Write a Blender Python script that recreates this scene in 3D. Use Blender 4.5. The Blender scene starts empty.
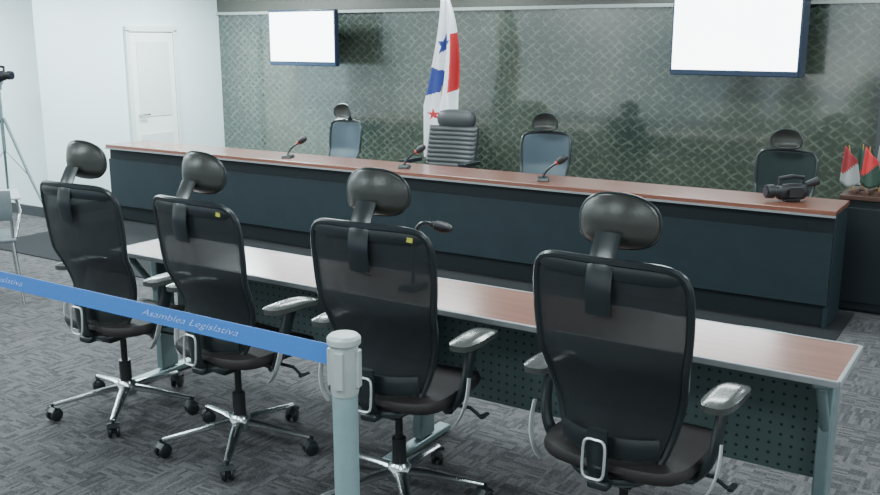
import bpy, math, random
from mathutils import Vector, Matrix
random.seed(4)
COL = bpy.context.scene.collection

# ---------------------------------------------------------------- materials
def nt(name):
    m = bpy.data.materials.new(name); m.use_nodes = True
    t = m.node_tree; b = t.nodes['Principled BSDF']
    return m, t, b

def pbr(name, col, rough=0.5, metal=0.0, var=0.12, scale=30, bump=0.0, coat=0.0, emit=None, es=0.0, trans=0.0, spec=0.5):
    m, t, b = nt(name)
    N = t.nodes; L = t.links
    tc = N.new('ShaderNodeTexCoord'); no = N.new('ShaderNodeTexNoise')
    no.inputs['Scale'].default_value = scale; no.inputs['Detail'].default_value = 4
    L.new(tc.outputs['Object'], no.inputs['Vector'])
    mx = N.new('ShaderNodeMix'); mx.data_type = 'RGBA'
    mx.inputs['A'].default_value = (*[c*(1-var) for c in col], 1)
    mx.inputs['B'].default_value = (*[min(1, c*(1+var)) for c in col], 1)
    L.new(no.outputs['Fac'], mx.inputs['Factor'])
    L.new(mx.outputs['Result'], b.inputs['Base Color'])
    b.inputs['Roughness'].default_value = rough
    b.inputs['Metallic'].default_value = metal
    b.inputs['Specular IOR Level'].default_value = spec
    if coat: b.inputs['Coat Weight'].default_value = coat; b.inputs['Coat Roughness'].default_value = 0.12
    if bump:
        bp = N.new('ShaderNodeBump'); bp.inputs['Strength'].default_value = bump; bp.inputs['Distance'].default_value = 0.003
        L.new(no.outputs['Fac'], bp.inputs['Height']); L.new(bp.outputs['Normal'], b.inputs['Normal'])
    if emit:
        b.inputs['Emission Color'].default_value = (*emit, 1); b.inputs['Emission Strength'].default_value = es
    if trans:
        out = N['Material Output']; tr = N.new('ShaderNodeBsdfTransparent'); ms = N.new('ShaderNodeMixShader')
        ms.inputs[0].default_value = trans
        L.new(b.outputs[0], ms.inputs[1]); L.new(tr.outputs[0], ms.inputs[2]); L.new(ms.outputs[0], out.inputs['Surface'])
    return m

M = {}
M['plastic'] = pbr('black_plastic', (0.014,0.018,0.020), 0.28)
M['mesh'] = pbr('black_mesh_fabric', (0.012,0.015,0.017), 0.6, scale=400, bump=0.3, trans=0.17)
M['headmesh'] = pbr('headrest_fabric', (0.030,0.031,0.027), 0.34, scale=300, bump=0.2)
M['fabric'] = pbr('seat_fabric', (0.020,0.016,0.017), 0.5, scale=250, bump=0.4)
M['chrome'] = pbr('satin_chrome', (0.62,0.65,0.66), 0.25, 1.0, 0.05)
M['silver'] = pbr('silver_plastic', (0.6,0.62,0.63), 0.3, 0.6, 0.05)
M['pad'] = pbr('arm_pad_rubber', (0.045,0.047,0.045), 0.22, coat=.4)
M['yellow'] = pbr('yellow_tag', (0.45,0.42,0.05), 0.5)
M['leather'] = pbr('dark_grey_leather', (0.032,0.035,0.038), 0.45, scale=60, bump=0.3)
M['bluemesh'] = pbr('slate_blue_mesh', (0.032,0.055,0.073), 0.5, scale=300, bump=0.3)
M['darkmesh'] = pbr('dark_slate_mesh', (0.018,0.027,0.027), 0.8, scale=300, bump=0.3, spec=.2)
M['white_wall'] = pbr('white_wall_paint', (0.66,0.79,0.81), 0.6, var=0.03, scale=3)
M['ceil'] = pbr('ceiling_paint', (0.55,0.57,0.58), 0.8, var=0.03, scale=3)
M['door'] = pbr('door_white_paint', (0.74,0.80,0.78), 0.5, var=0.03, scale=5)
M['frame_w'] = pbr('door_frame_paint', (0.60,0.67,0.66), 0.5, var=0.03, scale=5)
M['upper'] = pbr('upper_wall_brown', (0.09,0.09,0.078), 0.5, scale=6)
M['trimm'] = pbr('trim_light', (0.38,0.43,0.40), 0.35, var=0.05)
M['base'] = pbr('baseboard_dark', (0.05,0.055,0.06), 0.5)
M['edge'] = pbr('table_edge_grey', (0.27,0.28,0.29), 0.35, 0.2)
M['leg'] = pbr('grey_green_metal', (0.20,0.27,0.28), 0.35, 0.5)
M['panel'] = pbr('slate_front_panel', (0.016,0.027,0.033), 0.40, scale=12, var=0.2, spec=.4)
M['panel_dark'] = pbr('dark_front_panel', (0.010,0.014,0.017), 0.5, spec=.3)
M['post'] = pbr('stanchion_paint', (0.24,0.34,0.36), 0.4, 0.2)
M['posthead'] = pbr('stanchion_head_grey', (0.42,0.46,0.46), 0.35, 0.2)
M['text'] = pbr('white_print', (0.36,0.50,0.80), 0.5, var=0.03)
M['belt'] = pbr('blue_webbing', (0.035,0.16,0.50), 0.55, scale=300, bump=0.4)
M['black'] = pbr('matte_black', (0.006,0.006,0.008), 0.5)
M['bezel'] = pbr('screen_bezel', (0.012,0.026,0.06), 0.25)
M['glass'] = pbr('lens_glass', (0.01,0.012,0.02), 0.05)
M['red'] = pbr('red_cloth', (0.48,0.025,0.03), 0.7)
M['blue'] = pbr('blue_cloth', (0.03,0.05,0.24), 0.7)
M['whitecloth'] = pbr('white_cloth', (0.78,0.79,0.84), 0.7)
M['green'] = pbr('dark_green_cloth', (0.02,0.05,0.035), 0.7)
M['darkred'] = pbr('dark_red_cloth', (0.22,0.018,0.022), 0.7)
M['greycloth'] = pbr('pale_grey_cloth', (0.24,0.25,0.25), 0.7)
M['wooddark'] = pbr('dark_wood', (0.05,0.022,0.015), 0.4, scale=15)
M['gold'] = pbr('brass_finial', (0.6,0.42,0.15), 0.3, 1.0)
M['greyseat'] = pbr('grey_plastic_seat', (0.10,0.12,0.13), 0.45)
M['tablet'] = pbr('pale_grey_laminate', (0.42,0.44,0.46), 0.35)
M['floor_shade'] = pbr('floor_shade_black', (0.018,0.019,0.021), 0.95, scale=200, bump=0.5, spec=.2)
M['red_ring'] = pbr('red_ring', (0.4,0.03,0.02), 0.4)
M['hub_dark'] = pbr('dark_lift', (0.03,0.03,0.032), 0.3, 0.5)

def wood(name, c1, c2, rough):
    m, t, b = nt(name); N = t.nodes; L = t.links
    tc = N.new('ShaderNodeTexCoord'); mp = N.new('ShaderNodeMapping'); mp.inputs['Scale'].default_value = (1.5, 22, 22)
    no = N.new('ShaderNodeTexNoise'); no.inputs['Scale'].default_value = 2.0; no.inputs['Detail'].default_value = 8; no.inputs['Distortion'].default_value = 0.6
    cr = N.new('ShaderNodeValToRGB'); cr.color_ramp.elements[0].position = .3; cr.color_ramp.elements[1].position = .7
    cr.color_ramp.elements[0].color = (*c1,1); cr.color_ramp.elements[1].color = (*c2,1)
    L.new(tc.outputs['Object'], mp.inputs[0]); L.new(mp.outputs[0], no.inputs['Vector']); L.new(no.outputs['Fac'], cr.inputs[0])
    L.new(cr.outputs[0], b.inputs['Base Color']); b.inputs['Roughness'].default_value = rough
    b.inputs['Specular IOR Level'].default_value = .3
    b.inputs['Coat Weight'].default_value = 1.0; b.inputs['Coat Roughness'].default_value = 0.2; b.inputs['Coat IOR'].default_value = 1.7
    return m
M['wood'] = wood('reddish_brown_laminate', (0.15,0.050,0.030), (0.22,0.080,0.052), 0.4)

def carpet():
    m, t, b = nt('carpet_tiles'); N = t.nodes; L = t.links
    tc = N.new('ShaderNodeTexCoord')
    rot = N.new('ShaderNodeMapping'); L.new(tc.outputs['Object'], rot.inputs[0])
    def blocks(sx, sy):
        mp = N.new('ShaderNodeMapping'); mp.inputs['Scale'].default_value = (sx, sy, 1)
        L.new(rot.outputs[0], mp.inputs[0])
        fl = N.new('ShaderNodeVectorMath'); fl.operation = 'FLOOR'; L.new(mp.outputs[0], fl.inputs[0])
        wn = N.new('ShaderNodeTexWhiteNoise'); wn.noise_dimensions = '2D'; L.new(fl.outputs[0], wn.inputs['Vector'])
        return wn
    a = blocks(18, 72); c = blocks(72, 18)
    ck = N.new('ShaderNodeTexChecker'); ck.inputs['Scale'].default_value = 4.5
    ck.inputs['Color1'].default_value = (0,0,0,1); ck.inputs['Color2'].default_value = (1,1,1,1)
    L.new(rot.outputs[0], ck.inputs['Vector'])
    mx = N.new('ShaderNodeMix'); mx.data_type = 'FLOAT'
    L.new(ck.outputs['Fac'], mx.inputs['Factor']); L.new(a.outputs['Value'], mx.inputs['A']); L.new(c.outputs['Value'], mx.inputs['B'])
    fine = N.new('ShaderNodeTexNoise'); fine.inputs['Scale'].default_value = 110; fine.inputs['Detail'].default_value = 3
    L.new(rot.outputs[0], fine.inputs['Vector'])
    ad = N.new('ShaderNodeMath'); ad.operation = 'MULTIPLY_ADD'; ad.inputs[1].default_value = 0.45
    L.new(mx.outputs['Result'], ad.inputs[0]); L.new(fine.outputs['Fac'], ad.inputs[2])
    cr = N.new('ShaderNodeValToRGB'); e = cr.color_ramp.elements
    e[0].position = .42; e[0].color = (0.029,0.029,0.032,1); e[1].position = 1.0; e[1].color = (0.108,0.103,0.106,1)
    L.new(ad.outputs[0], cr.inputs[0]); L.new(cr.outputs[0], b.inputs['Base Color'])
    b.inputs['Roughness'].default_value = 0.95; b.inputs['Specular IOR Level'].default_value = .25
    bp = N.new('ShaderNodeBump'); bp.inputs['Strength'].default_value = .35; bp.inputs['Distance'].default_value = .003
    L.new(fine.outputs['Fac'], bp.inputs['Height']); L.new(bp.outputs['Normal'], b.inputs['Normal'])
    return m
M['carpet'] = carpet()

def lattice():
    m, t, b = nt('etched_lattice_glass'); N = t.nodes; L = t.links
    tc = N.new('ShaderNodeTexCoord'); sx = N.new('ShaderNodeSeparateXYZ'); L.new(tc.outputs['Object'], sx.inputs[0])
    no = N.new('ShaderNodeTexNoise'); no.inputs['Scale'].default_value = 7; no.inputs['Detail'].default_value = 6
    L.new(tc.outputs['Object'], no.inputs['Vector'])
    def M_(op, a, bb=None, c=None):
        n = N.new('ShaderNodeMath'); n.operation = op
        for i, v in enumerate((a, bb, c)):
            if v is None: continue
            if isinstance(v, (int, float)): n.inputs[i].default_value = v
            else: L.new(v, n.inputs[i])
        return n.outputs[0]
    nd = M_('MULTIPLY', no.outputs['Fac'], 1.2)
    res = []
    for s in (1, -1):
        v = M_('MULTIPLY_ADD', sx.outputs['X'], 9.5, M_('MULTIPLY_ADD', sx.outputs['Z'], 12.5*s, nd))
        f = M_('FRACT', v); d = M_('ABSOLUTE', M_('SUBTRACT', f, 0.5))
        res.append(M_('MAXIMUM', M_('SUBTRACT', 1.0, M_('DIVIDE', d, 0.22)), 0.0))
    line = M_('MAXIMUM', res[0], res[1])
    n2 = N.new('ShaderNodeTexNoise'); n2.inputs['Scale'].default_value = 14; n2.inputs['Detail'].default_value = 6
    L.new(tc.outputs['Object'], n2.inputs['Vector'])
    mr = N.new('ShaderNodeMapRange'); mr.inputs['From Min'].default_value = .36; mr.inputs['From Max'].default_value = .64
    L.new(n2.outputs['Fac'], mr.inputs['Value'])
    line = M_('MULTIPLY', line, mr.outputs[0])
    n3 = N.new('ShaderNodeTexNoise'); n3.inputs['Scale'].default_value = .8; n3.inputs['Detail'].default_value = 3
    L.new(tc.outputs['Object'], n3.inputs['Vector'])
    cr = N.new('ShaderNodeMapRange'); cr.inputs['From Min'].default_value = .38; cr.inputs['From Max'].default_value = .62
    L.new(n3.outputs['Fac'], cr.inputs['Value'])
    line = M_('MULTIPLY', line, M_('MULTIPLY_ADD', cr.outputs[0], .4, .6))
    bg = N.new('ShaderNodeMix'); bg.data_type = 'RGBA'
    bg.inputs['A'].default_value = (0.022,0.034,0.029,1); bg.inputs['B'].default_value = (0.060,0.072,0.056,1)
    L.new(cr.outputs[0], bg.inputs['Factor'])
    mx = N.new('ShaderNodeMix'); mx.data_type = 'RGBA'; mx.inputs['B'].default_value = (0.14,0.165,0.13,1)
    L.new(line, mx.inputs['Factor']); L.new(bg.outputs['Result'], mx.inputs['A'])
    L.new(mx.outputs['Result'], b.inputs['Base Color'])
    b.inputs['Roughness'].default_value = 0.26
    b.inputs['Coat Weight'].default_value = 1.0; b.inputs['Coat Roughness'].default_value = 0.10; b.inputs['Coat IOR'].default_value = 1.8
    return m
M['lattice'] = lattice()

def perf():
    m, t, b = nt('perforated_metal'); N = t.nodes; L = t.links
    tc = N.new('ShaderNodeTexCoord'); mp = N.new('ShaderNodeMapping'); mp.inputs['Scale'].default_value = (26,0,26)
    L.new(tc.outputs['Object'], mp.inputs[0])
    fr = N.new('ShaderNodeVectorMath'); fr.operation = 'FRACTION'; L.new(mp.outputs[0], fr.inputs[0])
    ds = N.new('ShaderNodeVectorMath'); ds.operation = 'DISTANCE'; ds.inputs[1].default_value = (.5,0,.5); L.new(fr.outputs[0], ds.inputs[0])
    lt = N.new('ShaderNodeMath'); lt.operation = 'LESS_THAN'; lt.inputs[1].default_value = .15; L.new(ds.outputs['Value'], lt.inputs[0])
    mx = N.new('ShaderNodeMix'); mx.data_type = 'RGBA'; mx.inputs['A'].default_value = (0.075,0.11,0.11,1); mx.inputs['B'].default_value = (0.012,0.017,0.018,1)
    L.new(lt.outputs[0], mx.inputs['Factor']); L.new(mx.outputs['Result'], b.inputs['Base Color'])
    b.inputs['Metallic'].default_value = .2; b.inputs['Roughness'].default_value = .45
    return m
M['perf'] = perf()

def screen_mat():
    m, t, b = nt('lit_screen'); N = t.nodes; L = t.links
    tc = N.new('ShaderNodeTexCoord'); no = N.new('ShaderNodeTexNoise'); no.inputs['Scale'].default_value = 2
    L.new(tc.outputs['Object'], no.inputs['Vector'])
    cr = N.new('ShaderNodeValToRGB'); cr.color_ramp.elements[0].color = (.80,.90,1,1); cr.color_ramp.elements[1].color = (1,1,.97,1)
    L.new(no.outputs['Fac'], cr.inputs[0]); L.new(cr.outputs[0], b.inputs['Emission Color'])
    b.inputs['Base Color'].default_value = (.02,.02,.02,1); b.inputs['Emission Strength'].default_value = 9
    return m
M['screen'] = screen_mat()

# ---------------------------------------------------------------- mesh tools
class MB:
    def __init__(s): s.v = []; s.f = []; s.mi = []
    def add(s, vs, fs, mi=0):
        o = len(s.v); s.v += [tuple(p) for p in vs]; s.f += [tuple(i+o for i in f) for f in fs]; s.mi += [mi]*len(fs)
    def box(s, c, d, rot=None, mi=0, taper=1.0):
        vs = []
        for z in (-.5,.5):
            k = taper if z > 0 else 1
            for x, y in ((-.5,-.5),(.5,-.5),(.5,.5),(-.5,.5)):
                p = Vector((x*d[0]*k, y*d[1]*k, z*d[2]))
                if rot: p = rot @ p
                vs.append(p + Vector(c))
        s.add(vs, [(0,3,2,1),(4,5,6,7),(0,1,5,4),(1,2,6,5),(2,3,7,6),(3,0,4,7)], mi)
        return s
    def tube(s, path, rx, ry=None, n=10, ref=(0,0,1), closed=False, mi=0, cap=True):
        path = [Vector(p) for p in path]; K = len(path)
        if not hasattr(rx, '__len__'): rx = [rx]*K
        if ry is None: ry = rx
        if not hasattr(ry, '__len__'): ry = [ry]*K
        vs = []; fs = []
        for i in range(K):
            if closed: t = path[(i+1) % K] - path[i-1]
            else: t = path[min(i+1, K-1)] - path[max(i-1, 0)]
            t.normalize(); r = Vector(ref)
            if abs(t.dot(r)) > .97 * r.length: r = Vector((0,1,0)) if abs(t.y) < .9 else Vector((1,0,0))
            a = t.cross(r).normalized(); b = a.cross(t).normalized()
            for j in range(n):
                th = 2*math.pi*(j+.5)/n
                vs.append(path[i] + a*math.cos(th)*rx[i] + b*math.sin(th)*ry[i])
        for i in range(K if closed else K-1):
            for j in range(n):
                i2 = (i+1) % K
                fs.append((i*n+j, i*n+(j+1) % n, i2*n+(j+1) % n, i2*n+j))
        if not closed and cap:
            fs.append(tuple(range(n-1,-1,-1))); fs.append(tuple((K-1)*n+j for j in range(n)))
        s.add(vs, fs, mi); return s
    def lathe(s, prof, c=(0,0,0), n=24, axis='z', mi=0):
        vs = []; fs = []; K = len(prof)
        for r, z in prof:
            for j in range(n):
                th = 2*math.pi*j/n; x, y = r*math.cos(th), r*math.sin(th)
                p = (x,y,z) if axis == 'z' else ((z,x,y) if axis == 'x' else (y,z,x))
                vs.append(Vector(p) + Vector(c))
        for i in range(K-1):
            for j in range(n): fs.append((i*n+j, i*n+(j+1) % n, (i+1)*n+(j+1) % n, (i+1)*n+j))
        fs.append(tuple(range(n-1,-1,-1))); fs.append(tuple((K-1)*n+j for j in range(n)))
        s.add(vs, fs, mi); return s
    def polar(s, fn, nr=8, na=48, mi=0):
        vs = [fn(0,0)]; fs = []
        for k in range(1, nr+1):
            for j in range(na): vs.append(fn(k/nr, 2*math.pi*j/na))
        for j in range(na): fs.append((0, 1+j, 1+(j+1) % na))
        for k in range(1, nr):
            a = 1+(k-1)*na; b = 1+k*na
            for j in range(na): fs.append((a+j, b+j, b+(j+1) % na, a+(j+1) % na))
        s.add(vs, fs, mi); return s
    def obj(s, name, mats, parent=None, bevel=0, solid=0, label=None, smooth=True, sub=0, angle=40):
        me = bpy.data.meshes.new(name); me.from_pydata(s.v, [], s.f); me.update()
        if not isinstance(mats, (list, tuple)): mats = [mats]
        for m in mats: me.materials.append(M[m])
        for p, i in zip(me.polygons, s.mi): p.material_index = i
        if smooth:
            me.polygons.foreach_set('use_smooth', [True]*len(me.polygons))
            me.set_sharp_from_angle(angle=math.radians(angle))
        o = bpy.data.objects.new(name, me); COL.objects.link(o)
        if parent: o.parent = parent
        if solid:
            md = o.modifiers.new('solid', 'SOLIDIFY'); md.thickness = solid; md.offset = 0
        if bevel:
            md = o.modifiers.new('bevel', 'BEVEL'); md.width = bevel; md.segments = 3; md.limit_method = 'ANGLE'
        if sub:
            md = o.modifiers.new('sub', 'SUBSURF'); md.levels = sub; md.render_levels = sub
        if label: o['label'] = label
        return o

def empty(name, label, cat, loc=(0,0,0), rz=0, group=None):
    e = bpy.data.objects.new(name, None); e.empty_display_size = .1; COL.objects.link(e)
    e.location = loc; e.rotation_euler = (0,0,rz); e['label'] = label; e['category'] = cat
    if group: e['group'] = group
    return e
def KIDS(o): return [x for x in bpy.data.objects if x.parent == o]
def clone(o, parent=None, loc=None, rz=None, **props):
    kids = KIDS(o)
    c = o.copy(); COL.objects.link(c)
    if parent: c.parent = parent
    if loc is not None: c.location = loc
    if rz is not None: c.rotation_euler = (0,0,rz)
    for k, v in props.items(): c[k] = v
    for ch in kids: clone(ch, c)
    return c
def struct(o): o['kind'] = 'structure'; return o
def bez(pts, n=12):
    pts = [Vector(p) for p in pts]; out = []
    def dc(ps, t):
        while len(ps) > 1: ps = [ps[i].lerp(ps[i+1], t) for i in range(len(ps)-1)]
        return ps[0]
    return [dc(pts, i/n) for i in range(n+1)]

# ---------------------------------------------------------------- room
YB = 8.0; XL = -8.2
struct(MB().box((-4,3,-.05),(18,14,.1)).obj('floor','carpet'))
struct(MB().box((-4,3,2.50),(18,14,.1)).obj('ceiling','ceil'))
struct(MB().box((-2.6,YB+.08,1.225),(11.2,.16,2.45)).obj('wall_back','lattice'))
struct(MB().box((XL-2.4,5.6+1.3,1.225),(4.8,2.6,2.45)).obj('wall_left','white_wall'))
struct(MB().box((-2.6,YB-.02,2.03),(11.2,.04,.03)).obj('trim_1','trimm'))
struct(MB().box((-2.6,YB-.008,2.25),(11.2,.012,.40)).obj('trim_2','upper'))
struct(MB().box((-.98,YB-.06,1.005),(.16,.12,2.01)).obj('trim_3','base'))
struct(MB().box((XL-2.4,5.59,.05),(4.8,.02,.10)).box((XL+.01,6.75,.05),(.02,2.3,.10)).obj('baseboard_left','base'))
# door on the white side wall
d = struct(MB().box((XL+.02,6.66,.92),(.04,.05,1.84)).box((XL+.02,7.30,.92),(.04,.05,1.84)).box((XL+.02,6.98,1.85),(.04,.69,.06)).obj('door_1','frame_w',bevel=.004))
MB().box((XL+.014,6.98,.92),(.028,.58,1.78)).obj('door_leaf','door',d,bevel=.003)
MB().box((XL+.031,6.98,1.32),(.008,.44,.80)).box((XL+.031,6.98,.44),(.008,.44,.60)).obj('door_panel','frame_w',d,bevel=.003)
MB().tube([(XL+.03,6.75,.95),(XL+.08,6.75,.95),(XL+.08,6.85,.95)],.01).obj('door_handle','chrome',d)

# added black strip: floor shade painted as colour (the long desk stands on it)
o = MB().box((-4.25,5.42,.004),(6.75,1.88,.008)).obj('floor_shade_strip','floor_shade')
o['label'] = 'thin black strip painting the floor shade at the long desk'; o['category'] = 'carpet'

# ---------------------------------------------------------------- office chair
BH = .69
def wint(t):
    return .146 + .086*math.sin(min(1, t/.75)*math.pi/2) + .020*t
def back_pt(s, t, off=0):
    y = -.180 - .065*t**1.3 + .050*math.sin(min(1,t/.55)*math.pi) + .060*s*s + off
    return Vector((wint(t)*s, y, .425 + BH*t + .010*(1-s*s)*(1 if t > .5 else -1)*abs(2*t-1)))
def sew(th, n=5.0):
    c, s_ = math.cos(th), math.sin(th)
    r = (abs(c)**n + abs(s_)**n)**(-1/n)
    return c*r, s_*r
def back_f(k, th):
    a, b = sew(th, 8); return back_pt(k*a, .5+.5*k*b)
def head_pt(a, b, off=0):
    # cupped oval, lower lip turned slightly forward
    lip = max(0, -b-.40)
    return Vector((.127*a, -.186 + .062*a*a - .004*b + .035*max(0,b)**2 + .13*lip*lip + off, 1.224 + .085*b - .008*a*a + .012*lip))
def head_f(k, th):
    a, b = sew(th, 2.4); return head_pt(k*a*(1+.01*k*b), k*b)

def star_base(parent, leg_mat='chrome'):
    R = .33
    b = MB().lathe([(.001,.075),(.045,.08),(.05,.10),(.045,.135),(.03,.15),(.001,.15)], n=20)
    for i in range(5):
        a = 2*math.pi*i/5 + .35; c, s_ = math.cos(a), math.sin(a)
        b.tube([(c*.03,s_*.03,.115),(c*.12,s_*.12,.108),(c*.24,s_*.24,.090),(c*R,s_*R,.078)], [.028,.023,.018,.014], [.016,.014,.011,.009], n=10)
    base = b.obj('star_base', leg_mat, parent)
    cm = None
    for i in range(5):
        a = 2*math.pi*i/5 + .35; c, s_ = math.cos(a), math.sin(a)
        if cm is None:
            k = MB()
            for sx in (-1,1):
                k.lathe([(.004,-.009),(.024,-.009),(.03,-.005),(.03,.005),(.024,.009),(.004,.009)], (sx*.017,0,.03), n=18, axis='x')
            k.box((0,0,.034),(.028,.03,.03)).tube([(0,.008,.03),(0,.008,.085)],.007)
            k.tube([(0,-.024,.04),(0,-.01,.062),(0,.012,.066),(0,.028,.05)],.03,.004,n=8,ref=(0,0,1))
            co = k.obj('caster','plastic',base); cm = co.data
        else:
            co = bpy.data.objects.new('caster', cm); COL.objects.link(co); co.parent = base
        co.location = (c*R, s_*R, 0); co.rotation_euler = (0,0,a + random.uniform(-1.5,1.5))
    return base

def office_chair(name, label, cat, group, backmat='mesh'):
    e = empty(name, label, cat, group=group)
    star_base(e)
    MB().lathe([(.001,.13),(.028,.13),(.028,.25),(.015,.25),(.015,.40),(.001,.40)], n=16).obj('gas_lift','hub_dark',e)
    MB().box((0,-.01,.405),(.16,.26,.05)).box((0,-.13,.41),(.07,.18,.03)).obj('tilt_mechanism','plastic',e,bevel=.01)
    sm = MB()
    def top(k, th):
        a, b = sew(th, 4.5); x = .245*a*k; y = .235*b*k + .055
        z = .485 - .03*max(0, b*k-.6)**2*3 - .012*k**4 + .01*(a*k)**2
        return Vector((x,y,z))
    def bot(k, th):
        a, b = sew(th, 4.5); return Vector((.24*a*k, .23*b*k+.055, .435 - .03*max(0,b*k-.6)**2*3 ))
    sm.polar(top, 8, 40); sm.polar(lambda k,th: bot(k,-th), 1, 40)
    vs = []; fs = []
    for j in range(40):
        th = 2*math.pi*j/40; vs += [top(1,th), top(1,th)*.5+bot(1,th)*.5 + Vector((math.cos(th)*.012, math.sin(th)*.012,0)), bot(1,th)]
    for j in range(40):
        a = 3*j; b = 3*((j+1) % 40); fs += [(a,a+1,b+1,b),(a+1,a+2,b+2,b+1)]
    sm.add(vs, fs); sm.obj('seat','fabric',e,angle=60)
    bk = MB(); bk.polar(back_f, 10, 72)
    back = bk.obj('backrest', backmat, e, solid=.006)
    fr = [back_f(1, 2*math.pi*j/96) for j in range(96)]
    MB().tube(fr, .013, .012, n=8, ref=(0,1,0), closed=True).obj('backrest_frame','plastic',back)
    MB().tube([back_pt(s_/10, .965, -.004) for s_ in range(-9,10)], [.004]+[.007]*17+[.004],[.014]+[.028]*17+[.014], n=12, ref=(0,0,1)).obj('top_rail','plastic',back)
    MB().tube([back_pt(s_/10, .16, -.028) for s_ in range(-9,10)], .008,.035, n=8, ref=(0,0,1)).obj('lumbar_support','plastic',back)
    MB().tube(bez([(0,-.08,.405),(0,-.235,.39),(0,-.22,.47),(0,-.225,.60)]), .035,.012, n=10, ref=(0,1,.2)).obj('spine','plastic',back)
    pl = []
    for j in range(32):
        a, b = sew(2*math.pi*j/32, 5); pl.append((.036*a, -.247 + .004*b, .51+.062*b))
    MB().tube(pl, .0045,.005,n=6,ref=(0,1,0),closed=True).obj('bracket_trim','silver',back,label='silver rectangular trim')
    MB().tube(bez([(0,-.248,.965),(0,-.268,1.03),(0,-.268,1.10),(0,-.236,1.14),(0,-.200,1.20)]), .042,.008, n=12, ref=(0,1,0)).obj('headrest_stem','plastic',e)
    hr = MB().polar(head_f, 10, 56).obj('headrest','headmesh',e,solid=.008)
    MB().tube([head_f(1, 2*math.pi*j/56) for j in range(56)], .006,.0055,n=8,ref=(0,1,0),closed=True).obj('headrest_rim','plastic',hr)
    for sx in (-1,1):
        arm = MB().tube(bez([(sx*.10,.02,.415),(sx*.24,.0,.40),(sx*.30,-.03,.42),(sx*.295,-.02,.56),(sx*.295,.04,.665)],14), [.030]*15,[.015]*15,n=10,ref=(sx,0,.3)).obj('armrest','plastic',e)
        MB().tube(bez([(sx*.27,-.07,.375),(sx*.322,-.08,.42),(sx*.325,-.055,.50),(sx*.318,-.035,.56)],10), .014,.004,n=8,ref=(sx,0,0)).obj('arm_trim','silver',arm,label='silver curved trim')
        pm = MB()
        def ptop(k, th, z): 
            a, b = sew(th, 3.2); return Vector((sx*.300 + .052*a*k, .04 + .14*b*k, z - .010*(k**4) - .012*max(0,b*k)**2))
        pm.polar(lambda k,th: ptop(k,th,.705), 6, 32); pm.polar(lambda k,th: ptop(k,-th,.675)+Vector((0,0,.01*k**4)), 2, 32)
        vs=[];fs=[]
        for j in range(32):
            th=2*math.pi*j/32; vs += [ptop(1,th,.705), ptop(1,th,.675)+Vector((0,0,.01))]
        for j in range(32): fs.append((2*j,2*j+1,(2*j+3)%64,(2*j+2)%64))
        pm.add(vs,fs); pm.obj('arm_pad','pad',arm,angle=70)
    MB().tube([(.06,.06,.40),(.27,.07,.40),(.31,.07,.375),(.33,.07,.38)], .007,n=8).tube([(.33,.045,.38),(.33,.095,.38)],.011,.006,n=8).obj('tilt_lever','plastic',e)
    return e

def tag(ch):
    back = [k for k in KIDS(ch) if k.name.startswith('backrest')][0]
    p = back_pt(.72, .955, -.012)
    MB().box(p,(.030,.004,.016),rot=Matrix.Rotation(.1,3,'Y')).obj('tag','yellow',back,label='small yellow tag')
LAB = 'black mesh-backed office chair with headrest, drawn up to the narrow table'
LABT = 'black mesh-backed office chair with headrest and a small yellow tag'
c1 = office_chair('office_chair', LAB, 'office chair', 'black office chairs along the narrow table')
CY = 2.70
c1.location = (-3.56, CY+.05, 0); c1.rotation_euler = (0,0,math.radians(2))
c2 = clone(c1, loc=(-2.80, CY+.04, 0), rz=math.radians(-3), label=LABT)
c3 = clone(c1, loc=(-1.94, CY+.03, 0), rz=math.radians(4), label=LABT)
clone(c1, loc=(-1.01, CY-.01, 0), rz=math.radians(-2))
tag(c2); tag(c3)

# far chairs
FS = .87
f1 = office_chair('office_chair', 'slate-blue mesh office chair with black headrest behind the long desk', 'office chair', 'chairs behind the long desk', 'bluemesh')
FY = 6.95
f1.scale = (FS,)*3
f1.location = (-5.66, FY, 0); f1.rotation_euler = (0,0,math.radians(172))
clone(f1, loc=(-3.47, FY, 0), rz=math.radians(190))
f3 = office_chair('office_chair', 'dark slate mesh office chair behind the end of the long desk', 'office chair', 'chairs behind the long desk', 'darkmesh')
f3.scale = (FS*1.02,FS*1.0,FS*.97); f3.location = (-1.55, FY, 0); f3.rotation_euler = (0,0,math.radians(176))

# executive chair
ex = empty('office_chair','dark grey padded leather executive chair in front of the flag','office chair',(-4.47,FY,0),math.radians(183),'chairs behind the long desk')
star_base(ex)
MB().lathe([(.001,.13),(.028,.13),(.028,.40),(.001,.40)], n=16).obj('gas_lift','hub_dark',ex)
MB().box((0,.03,.45),(.52,.50,.10)).obj('seat','leather',ex,bevel=.03)
bm_ = MB()
for i in range(12):
    z = .50 + i*.040
    bm_.tube([(x*.098, -.22 - .009*i + .05*(x/2.4)**2, z) for x in (-2.55,-2.4,-2.0,-1.2,0,1.2,2.0,2.4,2.55)], [.012,.03,.036,.040,.041,.040,.036,.03,.012], [.034]*9, n=14, ref=(0,0,1))
bm_.obj('backrest','leather',ex,angle=60)
MB().tube([(x,-.325+.3*x*x,1.03) for x in (-.19,-.165,-.09,0,.09,.165,.19)], [.02,.04,.048,.05,.048,.04,.02],[.04,.075,.09,.092,.09,.075,.04],n=16,ref=(0,0,1)).obj('headrest','leather',ex,angle=60)
for sx in (-1,1):
    MB().tube(bez([(sx*.22,.0,.42),(sx*.32,0,.42),(sx*.31,.02,.55),(sx*.30,.0,.66)]),.02,n=10).box((sx*.30,0,.675),(.08,.28,.035)).obj('armrest','plastic',ex,bevel=.008)

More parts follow.
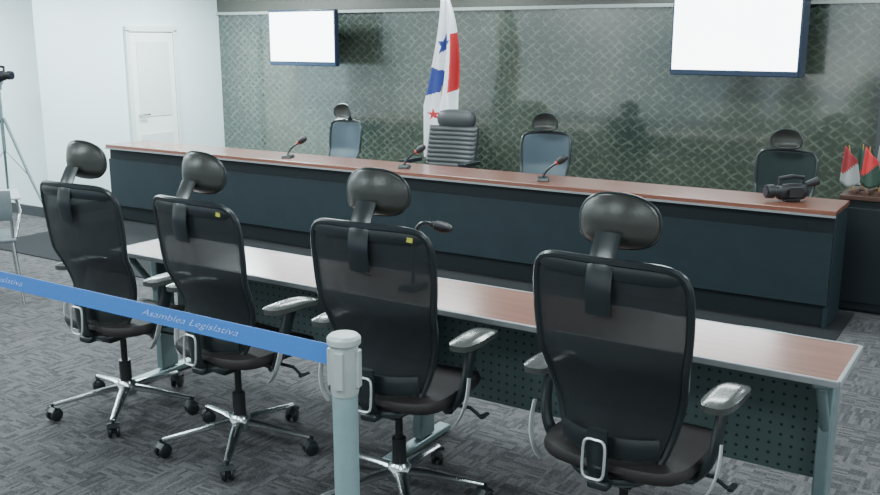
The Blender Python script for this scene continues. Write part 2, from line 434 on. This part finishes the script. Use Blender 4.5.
# ---------------------------------------------------------------- narrow front table
TX0, TX1, TY0, TY1, TZ = -3.84, -.43, 2.94, 3.35, .72
t = empty('conference_table','long narrow conference table with reddish-brown top and perforated metal front','table',((TX0+TX1)/2,(TY0+TY1)/2,0))
W = TX1-TX0; D = TY1-TY0
MB().box((0,0,TZ-.010),(W-.01,D-.01,.020)).obj('table_top','wood',t,bevel=.002)
MB().box((0,-D/2,TZ-.011),(W,.014,.023)).box((0,D/2,TZ-.011),(W,.014,.023)).box((-W/2,0,TZ-.011),(.014,D,.023)).box((W/2,0,TZ-.011),(.014,D,.023)).obj('edge_banding','edge',t,bevel=.003,label='pale grey edge strip')
MB().box((0,.14,.45),(W-.14,.012,.44)).obj('modesty_panel','perf',t)
MB().box((0,.05,.68),(W-.16,.05,.03)).obj('stretcher','leg',t)
for mx in (-(W/2-.06), 0, W/2-.06):
    g = MB()
    g.box((mx,.05,.36),(.045,.11,.64)).box((mx,0,.02),(.06,D+.04,.03)).box((mx,0,.682),(.05,D-.08,.03))
    g.tube([(mx,.05,.42),(mx,-.14,.67)],.018,.018,n=8)
    g.obj('leg','leg',t,bevel=.008)

# ---------------------------------------------------------------- long desk
DX0, DX1, DY0, DY1, DZ = -7.60, -.96, 5.84, 6.30, .75
t = empty('long_desk','long panel desk with reddish-brown top and dark slate front panel','desk',((DX0+DX1)/2,(DY0+DY1)/2,0))
W = DX1-DX0; D = DY1-DY0
MB().box((0,0,DZ-.015),(W,D,.03)).obj('desk_top','wood',t,bevel=.004)
MB().box((0,-D/2+.0,DZ-.035),(W,.02,.012)).obj('edge_strip','edge',t)
MB().box((0,-D/2+.05,DZ-.09),(W-.02,.02,.10)).obj('apron','panel_dark',t)
MB().box((0, -D/2+.03, .385),(W-.02,.02,.45)).obj('front_panel','panel',t)
MB().box((0,-D/2+.07,.30),(W-.04,.02,.56)).obj('backing_panel','panel_dark',t)
for sx in (-1,1):
    MB().box((sx*(W/2-.02),0.02,.3695),(.03,D-.06,.721)).obj('side_panel','panel',t,bevel=.003)

# ---------------------------------------------------------------- barrier post & belt
SX, SY = -1.435, 1.78
st = empty('barrier_post', 'grey-green barrier post with a blue retractable belt', 'barrier post', (SX,SY,0))
MB().lathe([(.001,0),(.17,0),(.175,.012),(.16,.03),(.05,.045),(.001,.045)],n=40).obj('foot','post',st)
MB().lathe([(.001,.04),(.033,.04),(.033,.87),(.001,.87)],n=28).obj('pole','post',st)
h = MB().lathe([(.001,.85),(.034,.85),(.037,.862),(.037,.985),(.044,.99),(.044,1.006),(.036,1.014),(.001,1.014)],n=32)
for k in range(4):
    a = k*math.pi/2 + .3
    h.box((.038*math.cos(a),.038*math.sin(a),.925),(.012,.022,.10),rot=Matrix.Rotation(a,3,'Z'))
h.obj('belt_head','posthead',st,bevel=.002)
belt = MB().box((-1.43,0,.950),(2.78,.003,.056)).obj('belt','belt',st,label='royal blue webbing belt with white lettering')
tcv = bpy.data.curves.new('lettering','FONT'); tcv.body = 'Asamblea Legislativa'; tcv.size = .05; tcv.shear = .5; tcv.align_x = 'CENTER'; tcv.align_y = 'CENTER'; tcv.extrude = .0004; tcv.offset = -.0008
to = bpy.data.objects.new('tmp_text', tcv); COL.objects.link(to)
bpy.context.view_layer.update()
me = bpy.data.meshes.new_from_object(to.evaluated_get(bpy.context.evaluated_depsgraph_get()))
wdt = max(v.co.x for v in me.vertices)-min(v.co.x for v in me.vertices)
bpy.data.objects.remove(to)
me.materials.clear(); me.materials.append(M['text'])
for v in me.vertices: v.co.x *= .40/wdt; v.co.y *= .56
for x in (-2.01, -3.0):
    lo = bpy.data.objects.new('lettering', me); COL.objects.link(lo); lo.parent = belt
    lo.rotation_euler = (math.pi/2,0,0); lo.location = (x-SX, -.0022, .950)

# ---------------------------------------------------------------- screens
def screen(name, cx, y, z0, z1, w, rz=0, th=.06):
    h = z1-z0
    e = empty('television','wall-hung flat television showing a bright white picture','television',(cx,y,(z0+z1)/2),rz,'televisions above the desk')
    MB().box((0,th/2+.002,0),(w,th,h)).obj('housing','bezel',e,bevel=.006)
    MB().box((0,0,.012),(w-.035,.004,h-.065)).obj('display','screen',e,label='glowing white display')
    g = (YB-y)/math.cos(rz) - .06*abs(math.tan(rz)) - .0015
    MB().box((0,th+.03,0),(.3,.05,.3)).box((0,th+(g-th)/2,0),(.12,g-th,.12)).obj('bracket','black',e)
    return e
screen('television', -6.60, 7.6, 1.47, 2.04, .93, math.radians(-2))
screen('television', -2.11, 7.55, 1.46, 2.12, 1.05, math.radians(-6), .15)

# ---------------------------------------------------------------- flag
fl = empty('flag','draped national flag, white, red and blue with stars, on a pole','flag',(-4.76,7.45,0))
MB().lathe([(.001,0),(.16,0),(.16,.02),(.04,.06),(.02,.10),(.001,.10)],n=28).obj('pole_base','gold',fl)
MB().tube([(0,0,.06),(0,0,2.12)],.012,n=12).obj('pole','gold',fl)
MB().lathe([(.001,2.12),(.02,2.13),(.012,2.16),(.02,2.18),(.001,2.23)],n=16).obj('finial','gold',fl)
def in_star(x, y, r):
    rr = math.hypot(x,y)
    if rr < 1e-6: return True
    a = (math.atan2(x,y)) % (2*math.pi/5); a = min(a, 2*math.pi/5-a)
    p1 = (r,0); p2 = (.382*r*math.cos(math.pi/5), .382*r*math.sin(math.pi/5))
    px_, py_ = rr*math.cos(a), rr*math.sin(a)
    return (p2[0]-p1[0])*(py_-p1[1]) - (p2[1]-p1[1])*(px_-p1[0]) > 0
fm = MB(); NU, NV = 80, 140; vs=[]; fs=[]
FL = 1.45
for j in range(NV+1):
    v = j/NV
    for i in range(NU+1):
        u = i/NU
        wd = .08 + .29*min(1,(v*1.5))**.8 * (1-.10*v)
        x = .02 + (u-.47*min(1,v*1.5))*wd
        y = -.05 - (.035*math.sin(u*11+v*1.5) + .015*math.sin(u*24+2))*min(1,v*2+.15)
        z = 2.10 - FL*v + .14*u*v - .06*math.sin(u*3)*v
        vs.append((x,y,z))
mi_=[]
for j in range(NV):
    for i in range(NU):
        a = j*(NU+1)+i; fs.append((a,a+NU+1,a+NU+2,a+1))
        u=(i+.5)/NU; v=(j+.5)/NV
        ub = .74-.14*v; vb = .42+.06*u
        if u >= ub and v < .60: mi = 2 if v > .22 else 0
        elif v < vb: mi = 1 if in_star((u-.36)*.34, -(v-.28)*FL, .11) else 0
        elif u < .40 and v < .60-.08*u: mi = 1
        else: mi = 2 if in_star((u-.22)*.34, -(v-.72)*FL, .06) else 0
        mi_.append(mi)
fm.v=vs; fm.f=fs; fm.mi=mi_
fm.obj('cloth',['whitecloth','blue','red'],fl,solid=.003,angle=180)

# ---------------------------------------------------------------- microphones
def mic(loc, rz, path, label, k=1.0, ring='red_ring'):
    e = empty('microphone', label, 'microphone', loc, rz, 'desk microphones')
    MB().box((0,0,.012),(.09,.12,.024),taper=.85).obj('base','plastic',e,bevel=.005)
    p = bez(path,12)
    MB().tube(p,.007*k,n=8).obj('gooseneck','plastic',e)
    q = p[-1]; dr = (p[-1]-p[-2]).normalized()
    MB().tube([q, q+dr*.012],.013*k,n=14).obj('ring',ring,e,label='red ring' if ring=='red_ring' else 'dark ring')
    MB().tube([q+dr*.012,q+dr*.02,q+dr*.06,q+dr*.085,q+dr*.095],[.012*k,.019*k,.021*k,.016*k,.006*k],n=14).obj('foam_head','black',e)
for x in (-5.42,-4.2,-2.98):
    mic((x,6.02,DZ), math.radians(25), [(0,0,.02),(.005,0,.07),(.09,0,.125)], 'black gooseneck microphone standing on the long desk', 1.3)
mic((-2.15,3.14,TZ), math.radians(4), [(0,0,.02),(0,0,.27),(.013,0,.30),(.09,0,.285)], 'tall black gooseneck microphone standing on the narrow table', 1.1, 'hub_dark')

# ---------------------------------------------------------------- camcorder
def camcorder(loc, rz, label, s=1.0):
    e = empty('video_camera', label, 'video camera', loc, rz); e.scale = (s,s,s)
    MB().tube([(-.10,0,.06),(-.085,0,.06),(0,0,.06),(.075,0,.062),(.10,0,.065)],[.032,.042,.046,.042,.03],[.035,.048,.055,.05,.035],n=16).box((0,0,.012),(.10,.06,.024)).obj('body','black',e,bevel=.006)
    MB().lathe([(.001,-.17),(.042,-.17),(.044,-.125),(.034,-.118),(.034,-.09),(.001,-.09)],(0,0,.065),n=24,axis='x').obj('lens','black',e)
    MB().lathe([(.001,-.174),(.033,-.174),(.033,-.17),(.001,-.17)],(0,0,.065),n=24,axis='x').obj('lens_glass','glass',e)
    MB().tube([(-.08,0,.10),(-.085,0,.145),(.0,0,.158),(.07,0,.15),(.07,0,.10)],.014,n=8,ref=(0,1,0)).obj('handle','black',e)
    MB().tube([(.08,0,.10),(.13,0,.115),(.17,0,.125)],[.018,.022,.028],n=12).obj('viewfinder','black',e)
    MB().box((.0,-.060,.065),(.09,.012,.065)).obj('flip_screen','black',e,bevel=.004)
    return e
camcorder((-1.27,6.07,DZ), math.radians(40), 'black video camera resting on the end of the long desk', 1.0)

# ---------------------------------------------------------------- tripod with camera
TPX, TPY = -7.93, 5.0
tp = empty('tripod','thin dark tripod standing beside the white wall','tripod',(TPX,TPY,0))
MB().tube([(0,0,.75),(0,0,1.33)],.016,n=10).lathe([(.001,1.30),(.03,1.30),(.03,1.34),(.045,1.35),(.045,1.368),(.001,1.368)],n=16).obj('column','leg',tp)
for i in range(3):
    a = 2*math.pi*i/3+.5; c,s_=math.cos(a),math.sin(a)
    MB().tube([(c*.02,s_*.02,1.05),(c*.22,s_*.22,.50),(c*.42,s_*.42,.010)],[.014,.012,.009],n=8).tube([(c*.21,s_*.21,.52),(0,0,.76)],.005,n=6).obj('leg','leg',tp)
MB().tube([(0,0,1.34),(-.1,-.2,1.22)],.006,n=8).obj('pan_handle','plastic',tp)
camcorder((TPX,TPY,1.37), math.radians(200), 'black video camera mounted on the tripod', .9)

# ---------------------------------------------------------------- tablet-arm chair at edge
vc = empty('tablet_chair','grey plastic chair with chrome legs and pale writing tablet','chair',(-5.93,3.50,0),math.radians(60))
MB().box((0,0,.44),(.42,.42,.025)).obj('seat','greyseat',vc,bevel=.01)
MB().tube([(x,-.22-.4*x*x,.68) for x in (-.2,-.1,0,.1,.2)],.012,.10,n=10,ref=(0,0,1)).obj('backrest','greyseat',vc)
for x,y in ((-.19,-.19),(.19,-.19),(.19,.19),(-.19,.19)):
    MB().tube([(x,y,.43),(x*1.15,y*1.2,.0)],.011,n=8).obj('leg','chrome',vc)
for x in (-.19,.19): MB().tube([(x,-.19,.43),(x,-.22,.76)],.011,n=8).obj('back_support','chrome',vc)
MB().tube([(.21,-.1,.44),(.26,.0,.60),(.24,.05,.685)],.011,n=8).obj('tablet_support','chrome',vc)
MB().box((.12,.12,.70),(.30,.42,.018)).obj('writing_tablet','tablet',vc,bevel=.008)

# ---------------------------------------------------------------- side cabinet with table flags
cb = empty('side_cabinet','small dark wooden cabinet beside the end of the desk','cabinet',(-.82,6.60,0))
MB().box((0,0,.379),(.40,.40,.722)).obj('body','panel_dark',cb,bevel=.004)
MB().box((0,0,.755),(.44,.44,.03)).obj('top','wooddark',cb,bevel=.004)
MB().box((0,-.205,.38),(.36,.015,.62)).obj('door','panel_dark',cb,bevel=.003)
MB().box((0,0,.009),(.36,.36,.018)).obj('plinth','panel_dark',cb)
for i,(x,y,mats,lean) in enumerate(((-.97,6.45,('darkred','greycloth'),-.05),(-.935,6.57,('green','darkred'),-.02),(-.895,6.45,('red','green'),.0),(-.85,6.56,('greycloth','darkred'),.02),(-.82,6.45,('darkred','green'),.04))):
    e = empty('table_flag','small drooping %s flag on the cabinet' % ('red and white','green and red','red and green','white and red','dark red and green')[i],'flag',(x,y,.77),0,'small table flags')
    MB().lathe([(.001,0),(.030,0),(.030,.02),(.01,.03),(.001,.03)],n=20).obj('stand','wooddark',e)
    MB().tube([(0,0,.02),(lean,0,.31)],.004,n=8).obj('pole','gold',e)
    g = MB(); vs=[];fs=[];mi=[]
    for j in range(13):
        for k in range(9):
            u=k/8;v=j/12
            vs.append((lean*.95 + (u-.30)*(.08+.05*v), -.01+.014*math.sin(u*9), .31-.23*v-.09*u*(1-.5*v)-.02*math.sin(u*5)*v))
    for j in range(12):
        for k in range(8):
            a=j*9+k; fs.append((a,a+9,a+10,a+1)); mi.append(0 if (j + k) < 9 else 1)
    g.v=vs;g.f=fs;g.mi=mi; g.obj('cloth',list(mats),e,solid=.002,angle=180)

# cables
cable_pts = [[(-2.1,5.7,.014),(-1.6,5.5,.014),(-1.4,5.75,.014),(-.95,5.6,.014)],[(-1.9,5.2,.014),(-1.5,5.5,.014),(-1.2,5.1,.014),(-.95,5.3,.014)]]
for p in cable_pts:
    o = MB().tube(bez(p,24),.006,n=6).obj('cable','leg'); o['label']='loose cable lying on the floor by the long desk'; o['category']='cable'; o['group']='loose floor cables'

# ---------------------------------------------------------------- lights
def area(x,y,z,sx,sy,p,col=(.84,.98,1),rot=(0,0,0)):
    l = bpy.data.lights.new('ceiling_or_fill_light','AREA'); l.shape='RECTANGLE'; l.size=sx; l.size_y=sy; l.energy=p; l.color=col
    o = bpy.data.objects.new('ceiling_or_fill_light', l); COL.objects.link(o); o.location=(x,y,z); o.rotation_euler=rot
for x in (-7,-4.4,-1.8,.8):
    for y in (.6,3.2,5.6):
        area(x,y,2.43,1.2,.6,(86 if x < -4 else 70) if x < -2 else 55)
for x in (-4.6,-2.6,-.6):
    area(x,7.35,2.43,.5,.3,18)
area(-7.0,6.9,2.43,.6,.5,130)  # added unseen fill, brightens the white side wall for the table-top glare
area(-9.6,4.3,2.4,1.2,.6,170)  # added unseen fill for the white wall at far left
w = bpy.data.worlds.new('world'); bpy.context.scene.world = w; w.use_nodes = True
WN = w.node_tree.nodes; WL = w.node_tree.links; bgn = WN['Background']
wt = WN.new('ShaderNodeTexCoord'); wn = WN.new('ShaderNodeTexNoise'); wn.inputs['Scale'].default_value = 9; wn.inputs['Detail'].default_value = 3
wr = WN.new('ShaderNodeValToRGB'); wr.color_ramp.elements[0].position = .42; wr.color_ramp.elements[0].color = (.22,.31,.33,1)  # made-up bright and dark patches, stand in for room reflections in the glass
wr.color_ramp.elements[1].position = .70; wr.color_ramp.elements[1].color = (.95,1.0,1.0,1)
WL.new(wt.outputs['Generated'], wn.inputs['Vector']); WL.new(wn.outputs['Fac'], wr.inputs[0]); WL.new(wr.outputs[0], bgn.inputs[0])
bgn.inputs[1].default_value = 2.5

# ---------------------------------------------------------------- camera
cd = bpy.data.cameras.new('camera'); cd.sensor_width = 36; cd.lens = 932/880*36
co = bpy.data.objects.new('camera', cd); COL.objects.link(co)
co.location = (0,0,1.75); co.rotation_euler = (math.radians(90-12.64),0,math.radians(32.7))
bpy.context.scene.camera = co
